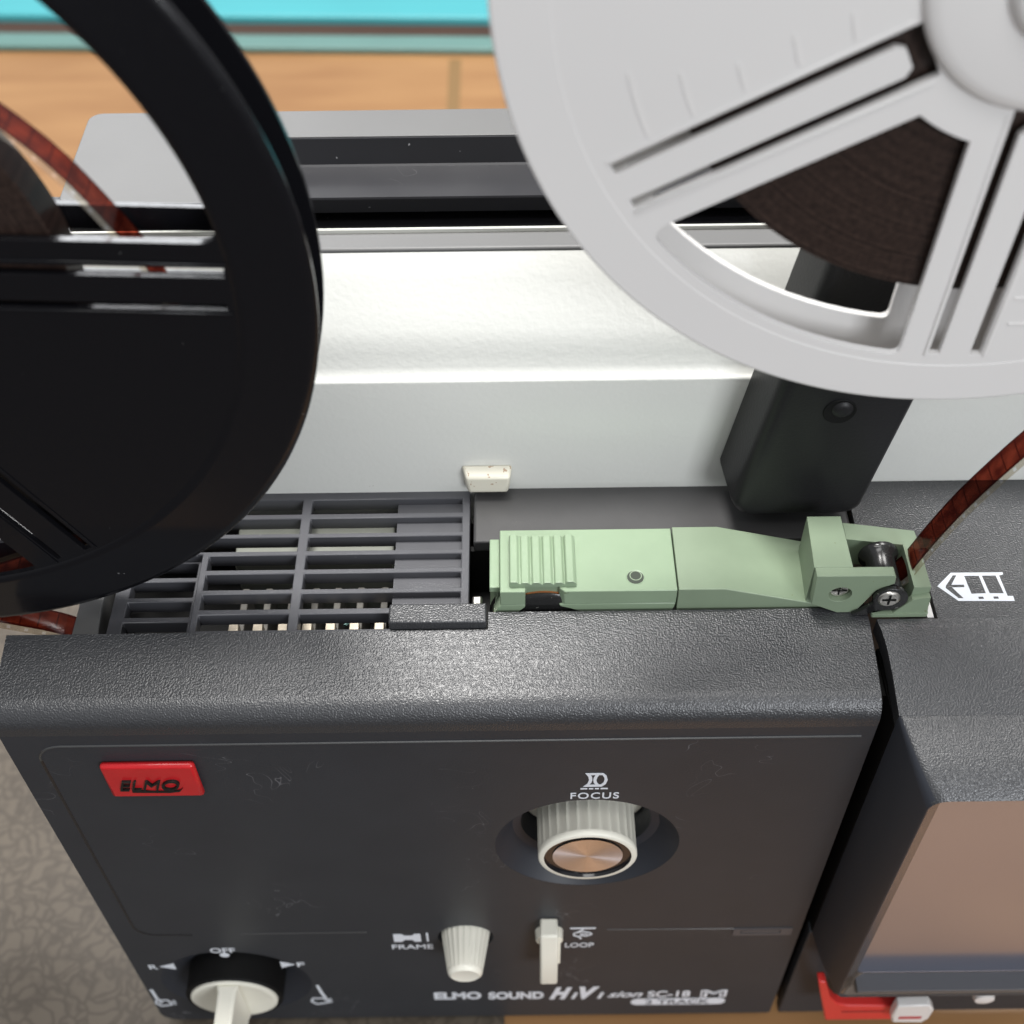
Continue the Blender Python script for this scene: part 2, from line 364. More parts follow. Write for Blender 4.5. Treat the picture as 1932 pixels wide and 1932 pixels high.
# ---- front cover: rolled top edge and flat face with openings
FK = (1.87, -32.0); DK = (-9.03, -41.22); RK = (-1.58, -37.93)
def top_profile(yb):
    pr = [(yb, -25.07), (18.1, -25.08), (17.2, -25.22), (16.62, -25.36)] if yb > 18.11 else [(18.1, -25.08), (17.2, -25.22), (16.62, -25.36)]
    cy, cz, r = 16.62, -25.98, .62
    for i in range(1, 11):
        a = R(90+9*i); pr.append((cy+r*math.cos(a), cz+r*math.sin(a)))
    pr += [(16.0, -26.2), (16.3, -26.2), (17.4, -25.9), (pr[0][0], -25.9)]
    return pr
g = G()
g.plate([top_profile(18.1)], 'yz', -12.05, -.62)
g.plate([top_profile(18.6)], 'yz', -.6198, 8.44)
out = [(-12.05, -26.2), (8.44, -26.2), (8.5, BM+.1), (8.45, BM)]
for i in range(7):
    a = R(270-90*i/6); out.append((-11.45+.6*math.cos(a), BM+.6+.6*math.sin(a)))
g.plate([out, circ(*FK, 2.455, 96), circ(*DK, 2.39, 96), circ(RK[0], RK[1], .84, 48)], 'xz', 16.0, 16.3)
cov = build('front_cover', g, M_cover, PJ, bevel=0, smooth=35)
# give the upright face the finer grain of the panel
cov.data.materials.append(M_panel)
for p in cov.data.polygons:
    if p.center.z < -.2625: p.material_index = 1
build('side_wall', G().box(-12.04, -11.8, 16.3, 18.6, BM+.3, -26.25), M_cover, PJ)
build('side_wall', G().box(8.2, 8.42, 16.3, 18.5, BM+.1, -26.25), M_cover, PJ)
build('inner_body', G().box(-11.6, 8.1, 18.9, 23.5, BM+.1, -28.6).box(-11.6, 8.1, 17.6, 18.9, BM+.1, -33.9), M_dark, PJ)
build('gap_shade', G().box(8.46, 8.83, 16.9, 20.8, BM+.05, -26.3), M_dark, PJ)  # black block added so the gap reads as deep shade
# rounded border bead: glint put into its paler top, shade into its black left
path = [(8.14, -26.62), (-10.75, -26.66)]
for i in range(1, 7):
    a = R(90+15*i); path.append((-10.75+.62*math.cos(a), -27.28+.62*math.sin(a)))
path += [(-11.37, -36.9)]
for i in range(1, 7):
    a = R(180+15*i); path.append((-10.75+.62*math.cos(a), -36.9+.62*math.sin(a)))
path += [(-9.75, -37.55)]
build('shaded_bead', G().ridge(path[7:], .10, .02), M_gloss, cov)
for q_ in (path[:8], ):
    build('panel_bead', G().ridge(q_, .075, .04), M_bead, cov)
for q_ in ([(-8.28, -37.52), (-4.5, -37.5)], [(2.66, -37.52), (8.2, -37.58)]):
    build('panel_bead', G().ridge(q_, .06, .022), M_bead, cov)

build('label_slot', G().plate([rrect(6.45, 8.22, -38.0, -37.52, .05), rrect(6.68, 7.88, -37.86, -37.60, .03)], 'xz', 15.97, 15.999).box(6.72, 7.84, 15.98, 15.999, -37.82, -37.66), M_grille, cov)

# ---- red name badge
g = G().loft([[(x_, y_, z_) for x_, z_ in r_] for y_, r_ in ((15.998, [(-9.98, -27.3), (-7.68, -27.3), (-7.68, -28.82), (-9.98, -28.82)]),
             (15.86, [(-9.96, -27.36), (-7.74, -27.36), (-7.74, -28.78), (-9.96, -28.78)]))])
bd = build('name_badge', G().box(-9.98, -7.70, 15.80, 15.998, -28.80, -27.32), M_badge, cov, bevel=.09)
text('badge_lettering', 'ELMO', M_badgeblack, bd, -9.68, -28.36, 1.5, .46, y=15.73, shear=.35, bold=.0, depth=.07)
build('badge_underline', G().plate([[(-9.35, -28.38), (-8.9, -28.44), (-8.5, -28.45), (-8.22, -28.40), (-8.14, -28.30), (-8.25, -28.48), (-8.5, -28.53), (-8.9, -28.52), (-9.42, -28.5)]], 'xz', 15.77, 15.80), M_badgeblack, bd)

# ---- focus knob in its dished recess
dish = G().lathe([(2.46, 16.0), (2.3, 16.22), (1.98, 16.62), (1.86, 16.66), (1.76, 16.7), (1.74, 17.9)], *FK, 96, caps=False)
build('focus_recess', dish, M_dish, PJ)
kn = build('focus_knob', G().lathe([(1.16, 15.62), (1.27, 15.62), (1.31, 15.66), (1.315, 15.76), (1.315, 15.79), (1.315, 15.84), (1.315, 17.4)], *FK, 28*8,
           flute=(28, .04, {5, 6}), caps=False), M_cream, PJ, smooth=50)
build('knob_ring', G().lathe([(1.16, 15.625), (1.13, 15.70), (.93, 15.70)], *FK, 96, caps=False), M_gloss, kn)
build('metal_cap', G().add([(FK[0], 15.66, FK[1])]+[(FK[0]+.93*math.cos(2*math.pi*i/96), 15.665, FK[1]+.93*math.sin(2*math.pi*i/96)) for i in range(96)],
      [(0, 1+i, 1+(i+1) % 96) for i in range(96)]), M_spun, kn, smooth=60)
capm = [o for o in kn.children if o.name.startswith('metal_cap')][0].data
ul = capm.uv_layers.new(name='UVMap')
for p in capm.polygons:
    a0 = math.atan2(p.center.z/S-FK[1], p.center.x/S-FK[0])
    for li in p.loop_indices:
        co = capm.vertices[capm.loops[li].vertex_index].co; dx, dz = co.x/S-FK[0], co.z/S-FK[1]; rr = math.hypot(dx, dz)
        a = a0 if rr < .01 else math.atan2(dz, dx)
        if a-a0 > 3: a -= 2*math.pi
        if a-a0 < -3: a += 2*math.pi
        ul.data[li].uv = (a/6.2832, rr)
build('lens_barrel', G().lathe([(1.315, 17.4), (1.7, 17.4)], *FK, 64, caps=False), M_cream, PJ)
# ---- frame knob
build('frame_recess', G().lathe([(.84, 16.0), (.82, 16.1), (.80, 17.5), (.1, 17.5)], *RK, 48, caps=False), M_dish, PJ)
build('frame_knob', G().lathe([(.30, 14.83), (.42, 14.80), (.50, 14.86), (.53, 14.96), (.54, 15.02), (.735, 16.15), (.74, 16.8)], *RK, 24*6, flute=(24, .028, {4, 5, 6})), M_cream, PJ, smooth=50)
# ---- loop lever
lv = G().plate([[(16.0, -36.62), (15.42, -36.60), (15.15, -37.6), (14.95, -38.9), (15.0, -39.15), (15.2, -39.2), (15.5, -38.6), (16.0, -37.9)]], 'yz', .65, 1.17)
lo = build('loop_lever', lv, M_cream, PJ, bevel=.06)
build('lever_pivot', G().lathe([(.2, 15.65), (.40, 15.70), (.42, 15.999)], .93, -37.55, 32), M_cream, lo)
build('lever_flank', G().plate([[(15.9, -37.0), (15.55, -37.0), (15.25, -38.2), (15.9, -38.2)]], 'yz', 1.171, 1.25), M_cream, lo, bevel=.02)
# ---- mode dial
build('dial_recess', G().lathe([(2.395, 16.0), (2.2, 16.12), (1.6, 16.45), (1.5, 16.5), (.1, 16.5)], *DK, 96, caps=False), M_dish, PJ)
dk = build('mode_dial', G().lathe([(.05, 15.5), (1.38, 15.5), (1.47, 15.46), (1.53, 15.52), (1.54, 16.48)], *DK, 96), M_dark, PJ, smooth=40)
build('dial_face', G().lathe([(.05, 15.44), (1.18, 15.44), (1.30, 15.40), (1.36, 15.43), (1.37, 15.5)], *DK, 96), M_cream, dk, smooth=50)
fin = G().loft([[(DK[0]+a, y_, DK[1]+b_) for a, b_ in ((-w, 1.28), (w, 1.28), (w, -1.28), (-w, -1.28))] for y_, w in ((15.43, .36), (15.2, .29), (13.35, .27))])
build('dial_handle', fin, M_cream, dk, bevel=.09, seg=3)
# ---- printed lettering
def pr(body, x, z, w, h, mt=M_ink, **k): return text('printed_lettering', body, mt, cov, x, z, w, h, **k)
pr('FOCUS', 1.36, -29.46, 1.22, .31, bold=.012, spacing=1.15)
pr('FRAME', -3.85, -38.74, 1.26, .33, bold=.012)
pr('LOOP', 1.43, -38.76, .88, .33, bold=.012)
pr('OFF', -9.42, -38.86, .76, .35, bold=.014)
pr('R', -11.56, -40.08, .27, .34, bold=.014)
pr('F', -6.92, -40.02, .24, .34, bold=.014)
pr('ELMO', -2.78, -42.88, 1.55, .56, bold=.045)
pr('SOUND', -1.0, -42.92, 1.82, .56, bold=.045)
pr('H', 1.0, -42.95, .74, .92, bold=.06, shear=.4)
pr('i', 1.72, -42.95, .22, .5, bold=.07, shear=.3)
pr('V', 1.98, -42.95, .66, .95, bold=.06, shear=.3)
pr('i', 2.58, -42.95, .22, .5, bold=.07, shear=.3)
pr('sion', 2.92, -42.9, 1.16, .52, bold=.02, shear=.4)
pr('SC-18', 4.24, -42.93, 1.4, .52, bold=.025)
pr('M', 5.98, -42.95, .86, .56, bold=.05)
pr('M', 6.03, -42.91, .72, .46, mt=M_inkdark, bold=-.02, y=15.975)
pill = build('track_label', G().plate([rrect(3.72, 6.86, -43.62, -43.1, .25, 8)], 'xz', 15.985, 15.999), M_ink, cov)
text('track_lettering', '2 TRACK', M_inkdark, pill, 4.2, -43.53, 2.15, .36, y=15.978, bold=.02)
# lens symbol above FOCUS
ic = G()
zt_, zb_ = -28.21, -28.86
L1 = [(1.70, zt_), (2.12, zt_)]
outer = [(1.70, zt_), (2.14, zt_), (2.22, -28.33), (2.26, -28.53), (2.22, -28.73), (2.12, zb_), (1.66, zb_), (1.76, -28.72), (1.80, -28.53), (1.77, -28.35)]
h1 = [(1.83, -28.29), (1.95, -28.29), (1.91, -28.42), (1.90, -28.53), (1.92, -28.66), (1.97, -28.77), (1.80, -28.77), (1.86, -28.66), (1.88, -28.53), (1.87, -28.4)]
h2 = [(2.04, -28.29), (2.12, -28.29), (2.17, -28.42), (2.18, -28.53), (2.16, -28.66), (2.09, -28.77), (2.05, -28.77), (2.0, -28.66), (1.98, -28.53), (2.0, -28.4)]
ic.plate([outer, h1, h2], 'xz', 15.985, 15.999)
for a, b_ in ((1.6, 1.77), (1.81, 1.92), (1.96, 2.06), (2.10, 2.28)): ic.box(a, b_, 15.985, 15.999, -28.99, -28.945)
build('lens_symbol', ic, M_ink, cov, smooth=0)
ic = G().plate([[(-3.75, -38.2), (-3.75, -37.66), (-3.5, -37.66), (-3.42, -37.78), (-3.2, -37.78), (-3.12, -37.66), (-2.93, -37.66), (-2.93, -38.2), (-3.12, -38.2), (-3.2, -38.06), (-3.42, -38.06), (-3.5, -38.2)]], 'xz', 15.985, 15.999)
ic.box(-2.76, -2.70, 15.985, 15.999, -38.2, -37.6)
build('frame_symbol', ic, M_ink, cov, smooth=0)
def stroke(g, pts, w):
    for a, b_ in zip(pts[:-1], pts[1:]):
        d = Vector((b_[0]-a[0], b_[1]-a[1])); 
        nn = Vector((-d.y, d.x)).normalized()*w/2
        g.plate([[(a[0]+nn.x, a[1]+nn.y), (b_[0]+nn.x, b_[1]+nn.y), (b_[0]-nn.x, b_[1]-nn.y), (a[0]-nn.x, a[1]-nn.y)]], 'xz', 15.985, 15.999)
    return g
ic = G(); ic.box(1.56, 2.32, 15.985, 15.999, -37.42, -37.34)
stroke(ic, [(1.95, -37.45), (1.82, -37.62), (1.68, -37.75), (1.68, -37.9), (1.84, -38.0), (1.9, -38.15)], .06)
stroke(ic, [(1.75, -37.72), (1.95, -37.62), (2.15, -37.7), (2.22, -37.82), (2.05, -37.95), (1.88, -37.92), (1.9, -37.8), (2.1, -37.8)], .05)
build('loop_symbol', ic, M_ink, cov, smooth=0)
ic = G().plate([[(-11.22, -39.9), (-10.74, -39.66), (-10.74, -40.12)]], 'xz', 15.985, 15.999)
build('direction_arrow', ic, M_ink, cov, smooth=0)
ic = G().plate([[(-7.0, -39.86), (-7.42, -39.62), (-7.42, -40.1)]], 'xz', 15.985, 15.999)
build('direction_arrow', ic, M_ink, cov, smooth=0)
ic = G().plate([circ(-9.04, -39.05, .15, 24)], 'xz', 15.985, 15.999)
build('off_dot', ic, M_ink, cov, smooth=0)
for x0 in (-11.9, -6.75):
    ic = G(); x1 = x0+.35
    stroke(ic, [(x0, -41.78), (x0+.02, -42.5), (x0+.1, -42.95)] if x0 < -10 else [(x1-.1, -41.6), (x1-.02, -42.3), (x1+.1, -43.0)], .1)
    stroke(ic, [(x0-.1, -42.95), (x0-.02, -42.7), (x0+.35, -42.72), (x0+.42, -43.1), (x0+.05, -43.22), (x0-.1, -42.95)], .07)
    for k in range(3): stroke(ic, [(x0+.46, -42.8-.13*k), (x0+.58, -42.76-.15*k)], .04)
    build('lamp_symbol', ic, M_ink, cov, smooth=0)

# ---- ventilation grille
g = G()
rows = [(21.9, 22.37), (21.25, 21.74), (20.68, 21.12), (20.09, 20.54), (19.47, 19.95), (18.87, 19.33), (18.25, 18.71)]
holes = []
for a, b_ in rows:
    holes.append([(-5.19, a), (-1.30, a), (-1.30, b_), (-5.19, b_)])
    xl = -9.4 if a > 20.6 else -7.62
    holes.append([(xl, a), (-5.43, a), (-5.43, b_), (xl, b_)])
outl = [(-1.1, 18.12), (-1.1, 22.65), (-9.85, 22.65), (-9.85, 20.6), (-7.78, 20.6), (-7.78, 18.12)]
g.plate([outl]+holes, 'xy', -25.62, -25.2)
gr_ = build('vent_grille', g, M_grille, PJ, bevel=.02, seg=1)
hol2 = [[(-9.5, a), (-7.92, a), (-7.92, b_), (-9.5, b_)] for a, b_ in rows[3:]]
build('lower_grille', G().plate([[(-9.85, 18.12), (-7.785, 18.12), (-7.785, 20.595), (-9.85, 20.595)]]+hol2, 'xy', -25.9, -25.48), M_grille, gr_, bevel=.02, seg=1)
build('grille_floor', G().box(-2.98, -1.31, 18.2, 22.5, -25.61, -25.42), M_grille, gr_)
build('latch', G().box(-2.97, -.66, 18.13, 18.68, -25.12, -24.8), M_cover, gr_, bevel=.04)
build('lamp_housing', G().box(-7.2, -3.1, 21.0, 22.4, -28.5, -26.0), M_pale, PJ, bevel=.05)
for x_ in (-6.95, -6.35, -5.73, -5.13, -4.55, -3.96, -3.34):
    fn_ = build('cooling_fin', G().box(x_-.09, x_+.09, 18.3, 20.7, -28.5, -26.75), M_findark, PJ, bevel=.02)
    build('fin_tab', G().box(x_-.12, x_+.12, 18.8, 19.12, -26.74, -26.05), M_fin, fn_, bevel=.02)
build('wire', G().loft([[(x0+.05*math.cos(k*1.047), 19.0+.12*i, -26.1+.05*math.sin(k*1.047)) for k in range(6)] for i, x0 in enumerate((-4.2, -4.1, -3.95, -3.75, -3.6))]), M_teal, PJ)
build('mounting_bracket', G().plate([[(-10.72, 18.2), (-10.06, 18.2), (-10.16, 19.3), (-10.16, 21.5), (-10.72, 21.5)]], 'xy', -27.5, -25.6), M_case, PJ, bevel=.03)
build('bracket_bolt', G().box(-1.03, -.78, 18.95, 19.4, -26.6, -25.45), M_metal, PJ, bevel=.05)

# ---- deck behind the film path
g = G().plate([[(-1.0, 20.83), (8.55, 20.83), (8.55, 24), (-1.0, 24)]], 'xy', -25.5, -25.12)
build('deck_plate', g, M_deck, PJ, bevel=.06)
build('gate_pit', G().box(-1.08, 8.5, 18.62, 20.85, -28.5, -27.2).box(-1.08, 8.5, 20.84, 20.99, -27.2, -25.5), M_dark, PJ)
pulley = build('drive_pulley', G().lathe([(.05, 18.62), (.2, 18.62), (.3, 18.7), (1.15, 18.72), (1.3, 18.75), (1.36, 18.8), (1.3, 18.9), (1.33, 19.3)], .72, -25.98, 64), M_rubber, PJ)
build('drive_belt', G().lathe([(1.28, 18.84), (1.33, 18.82), (1.33, 18.90), (1.28, 18.92)], .72, -25.98, 64, caps=False), mat('orange_belt', (.35, .12, .04), .5), pulley)

# ---- cream wall with hammered paint
prof = [(22.62, -25.3), (22.62, -21.34), (22.64, -21.29), (22.67, -21.27), (22.74, -21.22), (22.82, -21.0), (22.92, -20.7), (23.0, -20.4), (23.14, -20.1), (23.36, -19.7), (23.7, -19.1), (24.0, -18.56),
        (24.06, -18.5), (24.3, -18.5), (24.3, -26.5), (22.62, -26.5)]
wall = build('cream_wall', G().plate([prof], 'yz', -12.3, 19.5), M_white, PJ, smooth=45)
build('top_rail', G().box(-12.3, 19.5, 24.02, 24.62, -18.9, -18.44), M_case, PJ, bevel=.05)
build('rail_trim', G().box(-12.3, 19.5, 24.64, 24.72, -18.9, -18.36), mat('pale_rail_trim', (.5, .5, .46), .3), PJ, bevel=.02)
cg = G().loft([[(x_, y_, z_) for x_, z_ in r_] for y_, r_ in ((22.63, [(-1.30, -24.2), (.0, -24.2), (-.06, -24.98), (-1.24, -24.98)]), (22.25, [(-1.18, -24.3), (-.06, -24.3), (-.13, -24.86), (-1.12, -24.86)]))])
build('catch', cg, M_creamdirty, wall, bevel=.06)

# ---- rear case, channel and carrying handle
case = build('rear_case', G().plate([rrect(-10.85, -6.8, 26.1, 30.05, .35)], 'xy', -44, -18.6).box(-6.79, 19.5, 28.84, 30.05, -44, -18.6).box(-12.2, 19.5, 24.8, 28.83, -44, -20.6), M_case, PJ, bevel=.08)
hp = [(28.82, -18.62), (28.75, -18.6), (28.60, -19.26), (28.55, -19.3), (27.44, -19.45), (27.42, -19.5), (27.5, -19.95), (28.82, -20.2)]
build('carrying_handle', G().plate([hp], 'yz', -6.75, 19.5), M_handle, PJ, smooth=12)
build('channel_lining', G().box(-12.1, 19.5, 24.74, 28.82, -20.58, -20.3), M_gloss, PJ)
build('channel_end', G().box(-12.1, -6.9, 24.74, 26.08, -20.29, -19.4), M_dark, PJ)

# ---- reel arm
def arm_ring(y_, x0, x1, zb, r, lean=.15, ztop=-8.0):
    p = []
    zr = -23.8
    for i in range(6):
        a = R(180+18*i); p.append((x0+r+r*math.cos(a)+lean*(zb+r-zr), y_, zb+r+r*math.sin(a)))
    for i in range(6):
        a = R(270+18*i); p.append((x1-r+r*math.cos(a)+lean*(zb+r-zr), y_, zb+r+r*math.sin(a)))
    p += [(x1+lean*(ztop-zr), y_, ztop), (x0+lean*(ztop-zr), y_, ztop)]
    return p
g = G().loft([arm_ring(22.5, 5.28, 8.72, -24.5, .55), arm_ring(21.3, 5.42, 8.66, -24.5, .5), arm_ring(21.08, 5.50, 8.6, -24.44, .45), arm_ring(21.0, 5.66, 8.5, -24.3, .4)])
arm = build('reel_arm', g, M_arm, PJ, smooth=50)
build('arm_screw_shade', G().lathe([(.38, 20.99), (.36, 20.97), (.33, 20.975), (.02, 20.98)], 7.45, -20.83, 40), M_dark, arm)  # black disc on the arm face stands for the shaded screw recess
build('arm_screw', G().lathe([(.02, 20.90), (.12, 20.90), (.19, 20.92), (.23, 20.96), (.24, 20.97)], 7.50, -20.76, 32), M_arm, arm)
build('reel_spindle', G().lathe([(.6, 18.2), (.6, 21.0)], 8.6, -9.28, 32), M_metal, PJ)

# ---- green film guide
g = G()
g.plate([[(-.33, 18.68), (.27, 18.68), (.28, 18.90), (1.07, 18.90), (1.08, 18.80), (1.20, 18.68), (3.87, 18.68), (3.87, 20.6), (-.33, 20.6)]], 'xy', -24.9, -24.4)
g.plate([[(-.5, -25.3), (-.33, -24.901), (.27, -24.901), (.27, -25.0), (.1, -25.2), (-.1, -25.3)]], 'xz', 18.68, 19.0)
g.plate([[(1.08, -24.901), (3.87, -24.901), (3.80, -25.3), (1.75, -25.3), (1.3, -25.05), (1.1, -24.98)]], 'xz', 18.68, 19.0)
g.box(-.58, -.335, 18.95, 20.45, -24.75, -24.56)
g.plate([[(-.6, -26.2), (-.35, -24.76), (-.34, -26.2)]], 'xz', 19.1, 20.3)
gd = build('film_guide', g, M_green, PJ, bevel=.025)
rp_ = [(-.11, -24.4)]
nR = 6; x0, x1 = -.11, 1.49
for i in range(nR):
    c0 = x0+(x1-x0)*i/nR; w_ = (x1-x0)/nR; hh = .20 if i in (0, nR-1) else .17
    rp_ += [(c0+.02*w_, -24.4+hh-.05), (c0+.12*w_, -24.4+hh), (c0+.72*w_, -24.4+hh), (c0+.86*w_, -24.4+hh-.05), (c0+.96*w_, -24.4+hh-.075)]
rp_ += [(x1, -24.4)]
build('grip_pad', G().plate([rp_], 'xz', 18.82, 20.28), M_green, gd, bevel=.02)
build('threaded_hole', G().lathe([(0.1, 0), (0.1, 0.1)], 0, 0, 3), M_dark, gd) if False else None
# threaded hole: rings on the top, the hole's shade a dark green disc
def zlathe(prof, cx, cy, n=32):
    return [[(cx+r*math.cos(2*math.pi*i/n), cy+r*math.sin(2*math.pi*i/n), z_) for i in range(n)] for r, z_ in prof]
th = build('threaded_hole', G().loft(zlathe([(.225, -24.398), (.215, -24.392), (.20, -24.395)], 2.9, 19.08), caps=False), M_green, gd)
build('hole_shade', G().loft(zlathe([(.202, -24.397), (.198, -24.394)], 2.9, 19.08)), mat('shaded_green_hole', (.02, .03, .018), .5), th)
build('hole_thread', G().loft(zlathe([(.15, -24.393), (.135, -24.392), (.125, -24.393)], 2.91, 19.13), caps=False), M_greenmatte, th)
# second half: flat then sloping down to the right
def gx(x_, zt): return [(x_, 18.68, -25.35), (x_, 18.68, zt), (x_, 20.62, zt), (x_, 20.62, -25.35)]
g = G().loft([gx(3.90, -24.38), gx(5.0, -24.38), gx(7.3, -25.02), gx(7.6, -25.1)])
build('guide_ramp', g, M_greenmatte, PJ, bevel=.02)

# ---- green film gate head with roller
g = G()
g.plate([[(6.98, 18.72), (7.88, 18.72), (7.86, 20.28), (7.05, 20.28)]], 'xy', -25.1, -23.65)
fp = [(7.0, -23.65), (8.80, -23.65), (8.84, -23.72), (8.86, -23.95), (8.48, -24.2), (8.12, -25.05), (7.7, -25.05), (7.04, -24.7)]
hole_ = circ(7.66, -24.35, .27, 32)
g.plate([fp, hole_], 'xz', 18.45, 18.719)
hd = build('film_gate', g, M_greenmatte, PJ, bevel=.03)
g = G().plate([[(8.02, 20.45), (9.70, 20.17), (9.72, 19.9), (9.74, 18.45), (9.34, 18.45), (9.34, 19.74), (8.02, 19.93)]], 'xy', -25.0, -24.1)
g.plate([rrect(8.48, 9.82, 18.27, 18.449, .05)], 'xy', -25.02, -24.9)
g.plate([[(9.34, -24.4), (9.74, -24.3), (9.80, -25.0), (8.9, -25.0)]], 'xz', 18.30, 18.449)
build('gate_frame', g, M_greenmatte, hd, bevel=.03)
scw = build('gate_screw', G().lathe([(.03, 18.60), (.08, 18.58), (.2, 18.57), (.26, 18.62), (.27, 18.70)], 7.66, -24.35, 32), M_metal, hd)
build('screw_slot', G().box(7.48, 7.84, 18.555, 18.569, -24.365, -24.335).box(7.645, 7.675, 18.556, 18.568, -24.50, -24.20), M_dark, scw)
rl = build('roller', G().lathe([(.05, 18.5), (.34, 18.5), (.37, 18.62), (.35, 18.8), (.35, 19.45), (.44, 19.56), (.475, 19.62), (.475, 19.7)], 8.79, -24.39, 48), M_rubber, hd, smooth=50)
cap = [(8.45, -24.62), (8.2, -24.88), (8.05, -25.0), (8.35, -25.0), (8.7, -24.86)]
dc = [(8.83+.41*math.cos(R(a)), -24.41+.41*math.sin(R(a))) for a in range(-100, 215, 15)]
build('roller_cover', G().plate([dc+[(8.2, -24.86), (8.02, -24.98), (8.3, -25.0)]], 'xz', 18.32, 18.43), M_rubber, rl, bevel=.03)
s2 = build('roller_screw', G().lathe([(.03, 18.285), (.22, 18.28), (.255, 18.30), (.265, 18.32)], 8.78, -24.36, 32), M_metal, rl)
build('screw_slot', G().box(8.62, 8.94, 18.268, 18.279, -24.385, -24.335).box(8.755, 8.805, 18.269, 18.278, -24.53, -24.19), M_dark, s2)
build('shutter_plate', G().box(9.83, 9.98, 18.26, 19.6, -27.2, -25.04), M_reelwhite, PJ)

# ---- right-hand module: top, hood and viewing glass
XR = 19.5
tp = [(8.62, 22.6), (XR, 22.6), (XR, 18.2), (8.58, 18.2), (8.58, 18.22), (10.05, 18.22), (10.05, 20.2), (8.62, 20.2)]
g = G().plate([[(8.62, 22.6), (XR, 22.6), (XR, 18.7), (10.05, 18.7), (10.05, 20.3), (8.62, 20.3)]], 'xy', -25.6, -25.0)
g.plate([[(10.05, 18.7), (XR, 18.7), (XR, 18.2), (10.05, 18.2)]], 'xy', -25.6, -25.0)
curve = [(18.2, -25.0), (17.9, -25.03), (17.5, -25.12), (16.9, -25.36), (16.0, -25.76)]
mod = build('viewer_module', g, M_cover, PJ, smooth=0)
sl = G().loft([[(8.6+.25*i/4, y_, z_), (XR, y_, z_), (XR, y_, z_-.5), (8.6+.25*i/4, y_, z_-.5)] for i, (y_, z_) in enumerate(curve)])
build('sloping_top', sl, M_cover, mod, smooth=30)
build('module_side', G().box(8.84, 8.98, 16.05, 18.19, BM, -26.2), M_dark, mod)
YR = 14.15
def hood_ring(y_, x0, z0, z1, r, x1=XR-.6):
    p = []
    for cx, cz, a0 in ((x1-r, z0-r, 0), (x0+r, z0-r, 90), (x0+.25, z1+.25, 180), (x1-.25, z1+.25, 270)):
        rr = r if a0 < 180 else .25
        for i in range(6):
            a = R(a0+18*i); p.append((cx+rr*math.cos(a), y_, cz+rr*math.sin(a)))
    return p
g = G().loft([hood_ring(16.0, 8.84, -25.77, -38.1, .12, XR), hood_ring(15.1, 9.0, -25.98, -38.12, .25, XR-.3), hood_ring(YR+.05, 9.28, -26.36, -38.22, .42), hood_ring(YR, 9.33, -26.42, -38.2, .42),
              hood_ring(YR+.04, 9.38, -26.48, -38.1, .42)], caps=False)
hood = build('screen_hood', g, M_cover, mod, smooth=35)
hood.data.materials.append(M_dish)
for p in hood.data.polygons:
    if p.normal.x < -.45 or (p.center.x < .10 and p.center.z < -.275): p.material_index = 1
g = G().loft([hood_ring(YR+.04, 9.38, -26.48, -38.1, .42), hood_ring(14.75, 9.95, -27.0, -37.92, .1)], caps=False)
build('screen_surround', g, mat('reflection_brown_surround', (.16, .125, .10), .22, metal=.6), mod, smooth=35)  # brown reflection of the wood put into the surround's colour
build('screen_ledge', G().box(9.9, XR-.7, YR+.06, 14.756, -38.08, -37.92), mat('grey_ledge', (.07, .07, .074), .45), mod, bevel=.02)
build('viewer_glass', G().box(9.9, XR-1, 14.76, 14.9, -37.95, -26.9), M_screen, mod)
build('lower_front', G().box(8.78, XR, 16.0, 16.4, BM, -37.9), M_panel, mod, bevel=.05)
# film direction mark on the module top
ZA = -24.995
def xy(g, loops): return g.plate(loops, 'xy', -24.999, ZA)
g = G()
xy(g, [[(10.28, 19.16), (10.67, 19.56), (11.92, 19.55), (11.91, 19.49), (11.80, 19.45), (11.88, 18.69), (10.66, 18.71)][:0] or
       [(10.25, 19.16), (10.67, 19.57), (11.93, 19.56), (11.93, 19.50), (11.82, 19.47), (11.87, 18.84), (12.0, 18.84), (12.0, 18.69), (10.66, 18.71)],
      [(10.97, 19.47), (11.33, 19.47), (11.37, 18.93), (11.02, 18.92)], [(11.40, 19.47), (11.74, 19.47), (11.80, 18.92), (11.46, 18.93)],
      [(10.46, 19.17), (10.70, 19.49), (10.79, 19.49), (10.60, 19.20), (10.9, 19.20), (10.9, 19.12), (10.60, 19.12), (10.80, 18.79), (10.68, 18.79), (10.44, 19.1)],
      [(11.16, 18.83), (11.28, 18.83), (11.28, 18.76), (11.16, 18.76)], [(11.52, 18.83), (11.64, 18.83), (11.64, 18.76), (11.52, 18.76)]])
build('film_direction_mark', g, M_ink, mod, smooth=0)
# red lever with white tip below the hood
g = G().plate([[(9.05, -39.0), (9.28, -39.0), (9.62, -40.2), (9.9, -40.75), (10.3, -40.98), (12.0, -41.05), (12.0, -42.2), (9.8, -42.2), (9.3, -40.1)]], 'xz', 14.9, 15.25)
rv = build('red_lever', g, M_red, PJ, bevel=.06)
build('lever_groove', G().box(10.2, 11.55, 14.885, 14.899, -41.5, -41.38), mat('dark_red_groove', (.3, .02, .02), .4), rv)
tpp = build('white_tip', G().plate([[(11.62, -40.12), (12.6, -40.05), (12.82, -40.5), (12.82, -41.2), (12.7, -41.5), (11.7, -41.45), (11.62, -41.0)]], 'xz', 14.55, 14.88), M_reelwhite, rv, bevel=.06)
build('tip_mark', G().box(11.85, 12.55, 14.54, 14.549, -41.15, -40.95), mat('faded_red_mark', (.45, .06, .07), .4), tpp)
build('small_knob', G().lathe([(.1, 14.9), (.3, 14.95), (.34, 15.1), (.3, 16.0)], 14.55, -40.75, 32), M_reelwhite, PJ, smooth=50)
